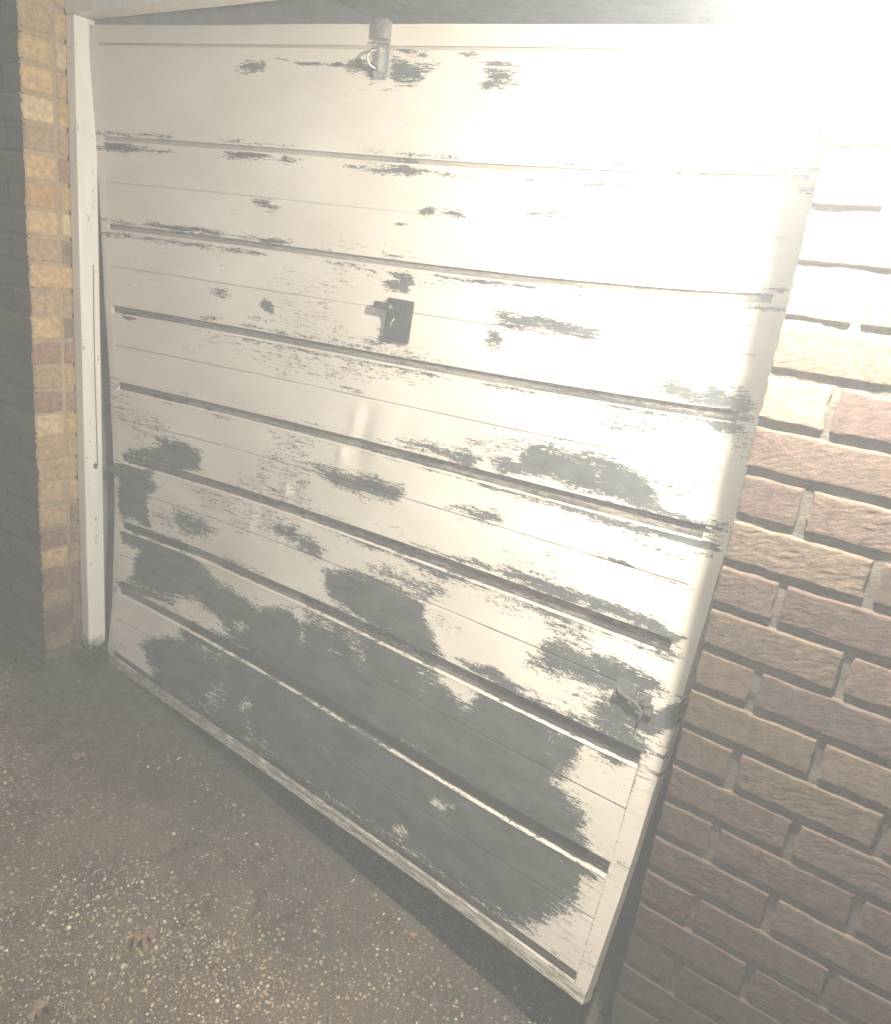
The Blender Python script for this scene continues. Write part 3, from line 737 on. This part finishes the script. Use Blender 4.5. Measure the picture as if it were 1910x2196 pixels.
(-0.5,6,[(856,1911),(843,1913),(813,1912),(776,1909),(748,1905),(738,1900),(751,1898),(782,1899),(819,1902),(847,1907)]),
(-0.9,8,[(1821,1531),(1855,1561),(1906,1560),(1936,1531),(1955,1522),(1954,1595),(1919,1604),(1840,1590)]),
(-0.5,6,[(1866,1597),(1927,1593),(1955,1598),(1948,1714),(1901,1709)]),
(-0.5,9,[(1784,1617),(1846,1602),(1881,1608),(1852,1622)]),
(-0.6,4,[(1902,1787),(1903,1797),(1902,1804),(1901,1805),(1898,1799),(1897,1789),(1896,1779),(1897,1772),(1899,1771),(1901,1777)])]
def worn_mask(s, v):
    m_ = np.zeros_like(s)
    neg = np.zeros_like(s)
    x = s * 1000.0 + 44 * (fbm(s * 9, v * 14, 3, 101) - 0.5) + 26 * (fbm(s * 14, v * 110, 2, 103) - 0.5)
    y = v * 1000.0 + 26 * (fbm(s * 8, v * 16, 3, 107) - 0.5)
    for st, soft, pts in POLY:
        P_ = np.array(pts, float)
        lo = P_.min(0) - 5 * soft; hi = P_.max(0) + 5 * soft
        idx = np.where((x > lo[0]) & (x < hi[0]) & (y > lo[1]) & (y < hi[1]))
        if len(idx[0]) == 0: continue
        X_ = x[idx]; Y_ = y[idx]; dmin = np.full(X_.shape, 1e9); inside = np.zeros(X_.shape, bool)
        for a, b_ in zip(P_, np.roll(P_, -1, 0)):
            d = b_ - a; L2 = max(d @ d, 1e-9)
            t = np.clip(((X_ - a[0]) * d[0] + (Y_ - a[1]) * d[1]) / L2, 0, 1)
            dmin = np.minimum(dmin, np.hypot(X_ - a[0] - t * d[0], Y_ - a[1] - t * d[1]))
            c_ = ((a[1] > Y_) != (b_[1] > Y_)); den = (b_[1] - a[1]) if abs(b_[1] - a[1]) > 1e-9 else 1e-9
            inside ^= c_ & (X_ < (b_[0] - a[0]) * (Y_ - a[1]) / den + a[0])
        sd = np.where(inside, dmin, -dmin)
        q_ = 3.2 if soft < 8 else 4.6
        val = sstep(-q_ * soft, (q_ - 0.8) * soft, sd) * abs(st)
        if st > 0: m_[idx] = np.maximum(m_[idx], val)
        else: neg[idx] = np.maximum(neg[idx], val)
    # rubbed arrises just under each fold
    for k in range(9):
        vr = 0.045 + k * HS
        amp = 0.62 * sstep(0.30, 0.65, fbm(s * 3.5, s * 0 + k, 3, 50 + k)) * (0.4 if k == 0 else 1)
        m_ = np.maximum(m_, amp * np.exp(-0.5 * ((v - vr - 0.030) / 0.007) ** 2))
        if k: m_ = np.maximum(m_, amp * 0.9 * np.exp(-0.5 * ((v - vr + 0.008) / 0.007) ** 2))
    reg = 0.41 * sstep(0.44, 0.66, fbm(s * 3.5, v * 8, 3, 77)) * sstep(0.1, 1.3, v + 0.35 * s)
    m_ = np.maximum(m_, reg)
    for k in range(1, 9):
        t = v - (0.045 + k * HS) - GW[k]
        lip = ((t > 0.0005) & (t < 0.0062)).astype(float) * (0.55 + 0.45 * sstep(0.3, 0.5, fbm(s * 9, s * 0 + k, 3, 91)))
        m_ = m_ * (1 - 0.62 * lip)
    return m_ * 1.75 - 0.42 - 1.15 * neg * sstep(0.2, 0.6, m_)
def profile(v):
    h = np.zeros_like(v)
    for k in range(9):
        t = v - (0.045 + k * HS); g = GW[k]; dep = GD[k]
        h = np.where((t > 0.0003) & (t <= g), -dep, h)
        ll = (t > g) & (t < g + 0.0032)
        h = np.where(ll, -dep + dep * (t - g) / 0.0032, h)
        h = h + 0.0009 * np.exp(-0.5 * ((t - g - 0.0048) / 0.0016) ** 2)
        if k < 8:
            c = t - HS * 0.52
            h = h - (0.0002 if k == 0 else 0.0016) * np.exp(-0.5 * (c / 0.0011) ** 2)
    return h
def leaf_part(name, parent, s0, s1, vs, ns, prof=True, lift=0.0, dirt=None, back=None):
    ss = np.linspace(s0, s1, ns); vs = np.asarray(vs)
    SS, VV = np.meshgrid(ss, vs)
    H = dent(SS, VV) + lift
    if name == 'side_stile' and s0 > 1: SS = SS + 0.028 * (1 - (VV / VT) ** 3) * (SS - s0) / (s1 - s0)
    if prof:
        pr = profile(VV)
        H = H + pr
    if name == 'side_stile' and s0 == 0: SS = SS - 0.006 * (1 - SS / s1)
    P = S3(SS, VV, H).reshape(-1, 3)
    F = grid_faces(len(vs), ns).tolist()
    w = worn_mask(SS, VV).ravel()
    dd = (dirt(SS, VV) if dirt else 0 * SS).ravel()
    leaf = np.stack([SS.ravel(), VV.ravel(), 0 * SS.ravel()], -1)
    gsh = (groove_shade(SS, VV) if prof else 0 * SS).ravel()
    # returned edges folded back all round
    if back:
        ring = [0 * ns + i for i in range(ns)] + [j * ns + ns - 1 for j in range(1, len(vs))] + [(len(vs) - 1) * ns + i for i in range(ns - 2, -1, -1)] + [j * ns for j in range(len(vs) - 2, 0, -1)]
        fs = SS.ravel()[ring]; fv = VV.ravel()[ring]
        PB = S3(fs, fv, H.ravel()[ring] - back)
        b0 = len(P); n = len(ring)
        P = np.concatenate([P, PB]); w = np.concatenate([w, w[ring] * 0.6]); dd = np.concatenate([dd, np.full(n, 0.35)]); gsh = np.concatenate([gsh, gsh[ring]])
        leaf = np.concatenate([leaf, np.stack([fs + 0.02, fv + 0.02, 0 * fs], -1)])
        for i in range(n):
            j = (i + 1) % n
            F.append([ring[i], ring[j], b0 + j, b0 + i])
    return mesh_obj(name, P, F, M_DOOR, parent, smooth=False, attrs={'worn': ('FLOAT', w), 'dirt': ('FLOAT', dd), 'groove_shade': ('FLOAT', gsh), 'leaf': ('FLOAT_VECTOR', leaf)})
door = empty('garage_door', tuple(S(0.5, VT)), 'cream steel up and over garage door with flaking paint, forced and tilted open', 'garage door')
vs = []
for k in range(8):
    t0 = 0.045 + k * HS; g = GW[k]
    vs += [t0, t0 + 0.0006, t0 + g * .5, t0 + g, t0 + g + 0.0016, t0 + g + 0.0032]
    vs += list(np.linspace(t0 + g + 0.0042, t0 + g + 0.013, 8))
    vs += list(np.linspace(t0 + g + 0.020, t0 + HS * .52 - 0.009, 12))
    vs += [t0 + HS * .52 + q for q in (-0.004, -0.0025, -0.0013, 0, 0.0013, 0.0025, 0.004, 0.007)]
    vs += list(np.linspace(t0 + HS * .52 + 0.013, t0 + HS - 0.0006, 14))
t8 = 0.045 + 8 * HS
vs += [t8, t8 + 0.0006, t8 + 0.012, t8 + 0.024]
def low(s, v):
    return 0.30 * sstep(1.2, 2.0, v) * fbm(s * 4, v * 6, 3, 61) + 0.22 * sstep(1.55, 1.95, s) * sstep(1.5, 1.95, v)
def groove_shade(s, v):  # painted shade along each groove and centre crease
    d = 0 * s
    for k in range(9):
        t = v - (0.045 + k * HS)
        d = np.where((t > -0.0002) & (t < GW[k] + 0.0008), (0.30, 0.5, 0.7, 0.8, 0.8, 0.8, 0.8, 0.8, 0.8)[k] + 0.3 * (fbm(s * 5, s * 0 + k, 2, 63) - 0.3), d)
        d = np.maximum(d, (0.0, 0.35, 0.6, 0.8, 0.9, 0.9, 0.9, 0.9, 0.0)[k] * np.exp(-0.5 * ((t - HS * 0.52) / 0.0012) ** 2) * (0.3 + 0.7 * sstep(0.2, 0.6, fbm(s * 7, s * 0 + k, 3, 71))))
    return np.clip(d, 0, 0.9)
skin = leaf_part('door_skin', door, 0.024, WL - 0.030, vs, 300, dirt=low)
top = leaf_part('top_rail', door, 0.0, WL, np.concatenate([[0.0, 0.002], np.linspace(0.006, 0.0445, 8)]), 260, prof=False, lift=0.001, back=0.032)
bot = leaf_part('bottom_rail', door, 0.0, WL, np.concatenate([[t8 + 0.0242, t8 + 0.026], np.linspace(t8 + 0.029, VT, 10)]), 300, prof=False, lift=0.001, back=0.034,
                dirt=lambda s, v: 0.56 + 0.12 * sstep(0, 0.9, 1.2 - s))
vedge = np.linspace(0.0448, t8 + 0.024, 420)
leaf_part('side_stile', door, 0.0, 0.0238, vedge, 7, prof=False, lift=0.0005, back=0.030, dirt=lambda s, v: 0.28 * np.exp(-0.5 * ((s - 0.021) / 0.002) ** 2) + 0.2 * sstep(1.2, 1.35, v))
leaf_part('side_stile', door, WL - 0.0298, WL, vedge, 9, prof=False, lift=0.0015, back=0.036,
          dirt=lambda s, v: 0.55 * np.exp(-0.5 * ((s - (WL - 0.0285)) / 0.0018) ** 2) * sstep(1.3, 1.6, v) + 0.25 * np.exp(-0.5 * ((v - 1.52) / 0.05) ** 2) + 0.30 * sstep(1.35, 1.6, v) * fbm(s * 20, v * 6, 3, 88))

def leaf_frame(s, v, rot=0.0, h=0.0):
    p = S3(np.array(s), np.array(v), np.array(h + float(dent(np.array(s), np.array(v)))))
    ex = Vector((S3(np.array(s + .01), np.array(v), np.array(0.)) - S3(np.array(s - .01), np.array(v), np.array(0.)))).normalized()
    ez = -Vector((S3(np.array(s), np.array(v + .01), np.array(0.)) - S3(np.array(s), np.array(v - .01), np.array(0.)))).normalized()
    n = ez.cross(ex).normalized() * 1.0
    n = -n if n.y > 0 else n
    ez = (ez - ex * ez.dot(ex)).normalized()
    M_ = Matrix(((ex.x, n.x, ez.x, p[0]), (ex.y, n.y, ez.y, p[1]), (ex.z, n.z, ez.z, p[2]), (0, 0, 0, 1)))
    return M_ @ Matrix.Rotation(rot, 4, 'Y')       # local x along the slats, y out of the face, z up the leaf

# hasp and staple at the top edge
Mx = leaf_frame(0.928, 0.055)
hs = bm_obj('hasp', boxes([(0.010, 0.006, 0.0, 0.028, 0.005, 0.118, 0.0012), (0.012, 0.019, 0.040, 0.026, 0.022, 0.042, 0.003), (-0.008, 0.012, 0.042, 0.014, 0.016, 0.040, 0.002),
                         (0.004, 0.016, 0.014, 0.040, 0.010, 0.005, 0.001), (0.002, 0.013, -0.020, 0.006, 0.012, 0.050, 0.0015), (0.004, 0.007, -0.054, 0.036, 0.007, 0.016, 0.002)]), M_GALV, door, Mx)
bm = bmesh.new()
add_tube(bm, [(-0.002 - 0.018 * math.sin(t), 0.012 + 0.020 * math.sin(t), -0.002 - 0.020 * (1 - math.cos(t))) for t in np.linspace(0, math.pi, 12)], 0.0028, 8)
bm_obj('staple', bm, M_STEEL, hs, Mx, smooth=True)
bm = bmesh.new()
for q in (0.045, 0.030, -0.054): add_disc(bm, (0.016, 0.030 if q > 0 else 0.010, q), (0, 1, 0), 0.004, 0.003, 12)
bm_obj('bolt_head', bm, M_STEEL, hs, Mx, smooth=False)

# centre lock with its black casing and handle
Mx = leaf_frame(1.041, 0.672, 0.03)
lk = bm_obj('lock_plate', boxes([(0, 0.006, 0, 0.074, 0.012, 0.106, 0.003), (0.0, 0.0145, 0.0, 0.064, 0.006, 0.096, 0.002)]), M_BLACK, door, Mx)
bm = boxes([(-0.026, 0.024, 0.030, 0.080, 0.014, 0.019, 0.003)])
add_disc(bm, (-0.012, 0.016, 0.022), (0, 1, 0), 0.014, 0.012, 20)
hd = bm_obj('handle', bm, M_BLACK, lk, Mx)
bm = bmesh.new()
add_tube(bm, [(-0.004, 0.018, 0.006), (-0.008, 0.0215, -0.002), (-0.011, 0.022, -0.012), (-0.012, 0.019, -0.020)], [0.0015, 0.003, 0.003, 0.0012], 8)
bm_obj('lever', bm, M_STEEL, lk, Mx, smooth=True)
bm = bmesh.new(); add_disc(bm, (-0.014, 0.031, 0.031), (0, 1, 0), 0.0055, 0.002, 16)
bm_obj('keyhole', bm, M_GALV, lk, Mx)

# corroded side latches
def latch(s, v, rot, sc, name='latch', flip=1):
    Mx = leaf_frame(s, v, rot) @ Matrix.Scale(sc, 4)
    pl = bm_obj(name, boxes([(-0.030 * flip, 0.005, 0.004, 0.052, 0.006, 0.040, 0.002), (0.022 * flip, 0.006, 0.0, 0.034, 0.008, 0.030, 0.002), (-0.004 * flip, 0.012, 0.002, 0.014, 0.012, 0.052, 0.003),
                             (-0.052 * flip, 0.005, -0.012, 0.012, 0.007, 0.034, 0.003), (0.040 * flip, 0.007, -0.016, 0.020, 0.008, 0.030, 0.003)]), M_CORR, door, Mx, rough=0.0006)
    bm = bmesh.new()
    add_tube(bm, [(-0.046 * flip, 0.012, 0.004), (-0.040 * flip, 0.015, -0.006), (-0.020 * flip, 0.016, -0.010), (0.010 * flip, 0.016, -0.014), (0.030 * flip, 0.014, -0.026), (0.028 * flip, 0.012, -0.044), (0.022 * flip, 0.010, -0.062)], [0.004, 0.004, 0.0035, 0.0035, 0.003, 0.0025, 0.0015], 9)
    bm_obj('rod', bm, M_CORR, pl, Mx, smooth=True, rough=0.0004)
    bm = bmesh.new()
    for q in ((0.020 * flip, 0.010, 0.002), (0.040 * flip, 0.011, -0.004), (-0.050 * flip, 0.009, -0.020)): add_disc(bm, q, (0, 1, 0), 0.0055, 0.004, 6)
    bm_obj('bolt_head', bm, M_CORR, pl, Mx)
    return pl
latch(1.905, 1.378, 0.05, 0.85)['label'] = 'corroded latch at the right edge'
Mx = leaf_frame(0.008, 1.305, -0.05)
lt = bm_obj('latch', boxes([(0.0, 0.008, 0.0, 0.030, 0.012, 0.024, 0.004), (0.030, 0.006, -0.004, 0.050, 0.008, 0.026, 0.003), (-0.014, 0.010, 0.004, 0.014, 0.014, 0.016, 0.004), (0.052, 0.008, -0.008, 0.010, 0.010, 0.014, 0.003)]), M_CORR, door, Mx, rough=0.0008)
lt['label'] = 'corroded latch stub at the left edge'
bm = bmesh.new(); add_tube(bm, [(-0.006, 0.006, -0.034), (-0.010, 0.006, -0.040), (-0.008, 0.006, -0.047), (-0.002, 0.006, -0.046)], 0.0022, 8)
bm_obj('hook', bm, M_STEEL, lt, Mx, smooth=True)

# ------------------------------------------------------------------ security lamp (lit)
lp = empty('wall_lamp', (2.20, 0.0, 1.75), 'glaring lit outdoor lamp on the brick wall by the top of the door', 'lamp')
bm = bmesh.new(); add_disc(bm, (2.200, -0.002, 1.85), (0, -1, 0), 0.042, 0.020, 28)
bm_obj('wall_plate', bm, M_LAMPB, lp, smooth=False)
bm = bmesh.new(); add_tube(bm, [(2.20, -0.02, 1.85), (2.196, -0.08, 1.872), (2.18, -0.15, 1.876), (LAMP.x, LAMP.y, 1.870)], 0.009, 12)
bm_obj('arm', bm, M_LAMPB, lp, smooth=True)
bm = bmesh.new(); add_tube(bm, [(LAMP.x, LAMP.y, 1.877), (LAMP.x, LAMP.y, 1.870), (LAMP.x, LAMP.y, 1.850), (LAMP.x, LAMP.y, 1.834)], [0.010, 0.016, 0.018, 0.016], 24)
bm_obj('lamp_holder', bm, M_LAMPB, lp, smooth=True)
M_GLOW = mat_simple('lit lamp glass', (0.9, 0.88, 0.82), (0.95, 0.93, 0.88), 0.3, 0, 20, 0.0, 0.0001, emis=((1.0, 0.915, 0.80), LAMP_W))
bm = bmesh.new(); bmesh.ops.create_uvsphere(bm, u_segments=24, v_segments=16, radius=0.016); bmesh.ops.translate(bm, verts=bm.verts, vec=LAMP)
gl = bm_obj('bulb', bm, M_GLOW, lp, smooth=True)

# ------------------------------------------------------------------ fallen leaves
def leaf_obj(x, y, size, ang, col, label):
    pts = []
    lobes = 5
    n = 60
    for i in range(n):
        t = i / n * 2 * math.pi
        r = 0.62 + 0.28 * abs(math.cos(lobes * t / 2 + 0.5 * math.sin(t + ang))) ** 1.3 + 0.10 * math.sin(7 * t + 3 * ang) + 0.07 * math.sin(17 * t)
        if abs(t - math.pi) < 0.25: r *= 0.6
        pts.append((math.cos(t) * r, math.sin(t) * r * 0.8))
    g = float(gheight(x, y))
    V = [(0, 0, 0.10)]; F = []
    for rr in (0.5, 1.0):
        for (a, c) in pts:
            V.append((a * rr, c * rr, 0.12 + rr * rr * (0.18 + 0.36 * math.sin(3.2 * a + 2.5 * c + ang)) + 0.10 * math.sin(11 * c + 5 * a)))
    for i in range(n):
        j = (i + 1) % n
        F.append((0, 1 + i, 1 + j)); F.append((1 + i, 1 + n + i, 1 + n + j, 1 + j))
    mt = mat_simple('dry leaf', col, tuple(c * 1.6 for c in col), 0.6, 0, 150, 0.5, 0.001)
    R_ = Matrix.Rotation(ang, 3, 'Z')
    P = [tuple(R_ @ (Vector(v) * size) + Vector((x, y, g + 0.006))) for v in V]
    # a stalk
    e = empty('fallen_leaf', (x, y, g), label, 'leaf', 'dead leaves lying on the drive')
    mesh_obj('leaf_blade', P, F, mt, e, smooth=True)
    bm = bmesh.new(); d = R_ @ Vector((-1, 0, 0))
    add_tube(bm, [Vector((x, y, g + 0.008)) + d * size * q + Vector((0, 0, 0.002 * q)) for q in (0.2, 0.8, 1.3, 1.7)], 0.0009, 5)
    bm_obj('stalk', bm, mt, e)
leaf_obj(0.486, -0.164, 0.022, 0.4, (0.2, 0.12, 0.085), 'reddish curled dead leaf nearest the brick pier')
leaf_obj(1.140, -0.395, 0.034, 2.2, (0.21, 0.135, 0.095), 'largest crumpled brown dead leaf on the drive')
leaf_obj(1.134, -0.631, 0.026, 0.9, (0.18, 0.125, 0.085), 'brown dead leaf at the bottom left corner of the drive')
leaf_obj(1.588, 0.033, 0.012, 1.5, (0.26, 0.16, 0.1), 'small orange dead leaf under the door bottom edge')

# ------------------------------------------------------------------ haze volume added to stand in for lens glare
mt, nt, b = new_mat('added glare veil')
nt.nodes.remove(b)
pv = N(nt, 'ShaderNodeVolumePrincipled')
pv.inputs['Color'].default_value = (0.88, 0.95, 1.0, 1)
pv.inputs['Density'].default_value = HAZE
pv.inputs['Anisotropy'].default_value = 0.0
outn = [n for n in nt.nodes if n.type == 'OUTPUT_MATERIAL'][0]
nt.links.new(pv.outputs[0], outn.inputs['Volume'])
hz = bm_obj('haze', cube_bm(-8.6, 9.6, -8.6, 6.6, -1.4, 2.9), mt)
tag(hz, 'added thin haze volume standing in for lens glare around the lamp', 'haze', kind='stuff')
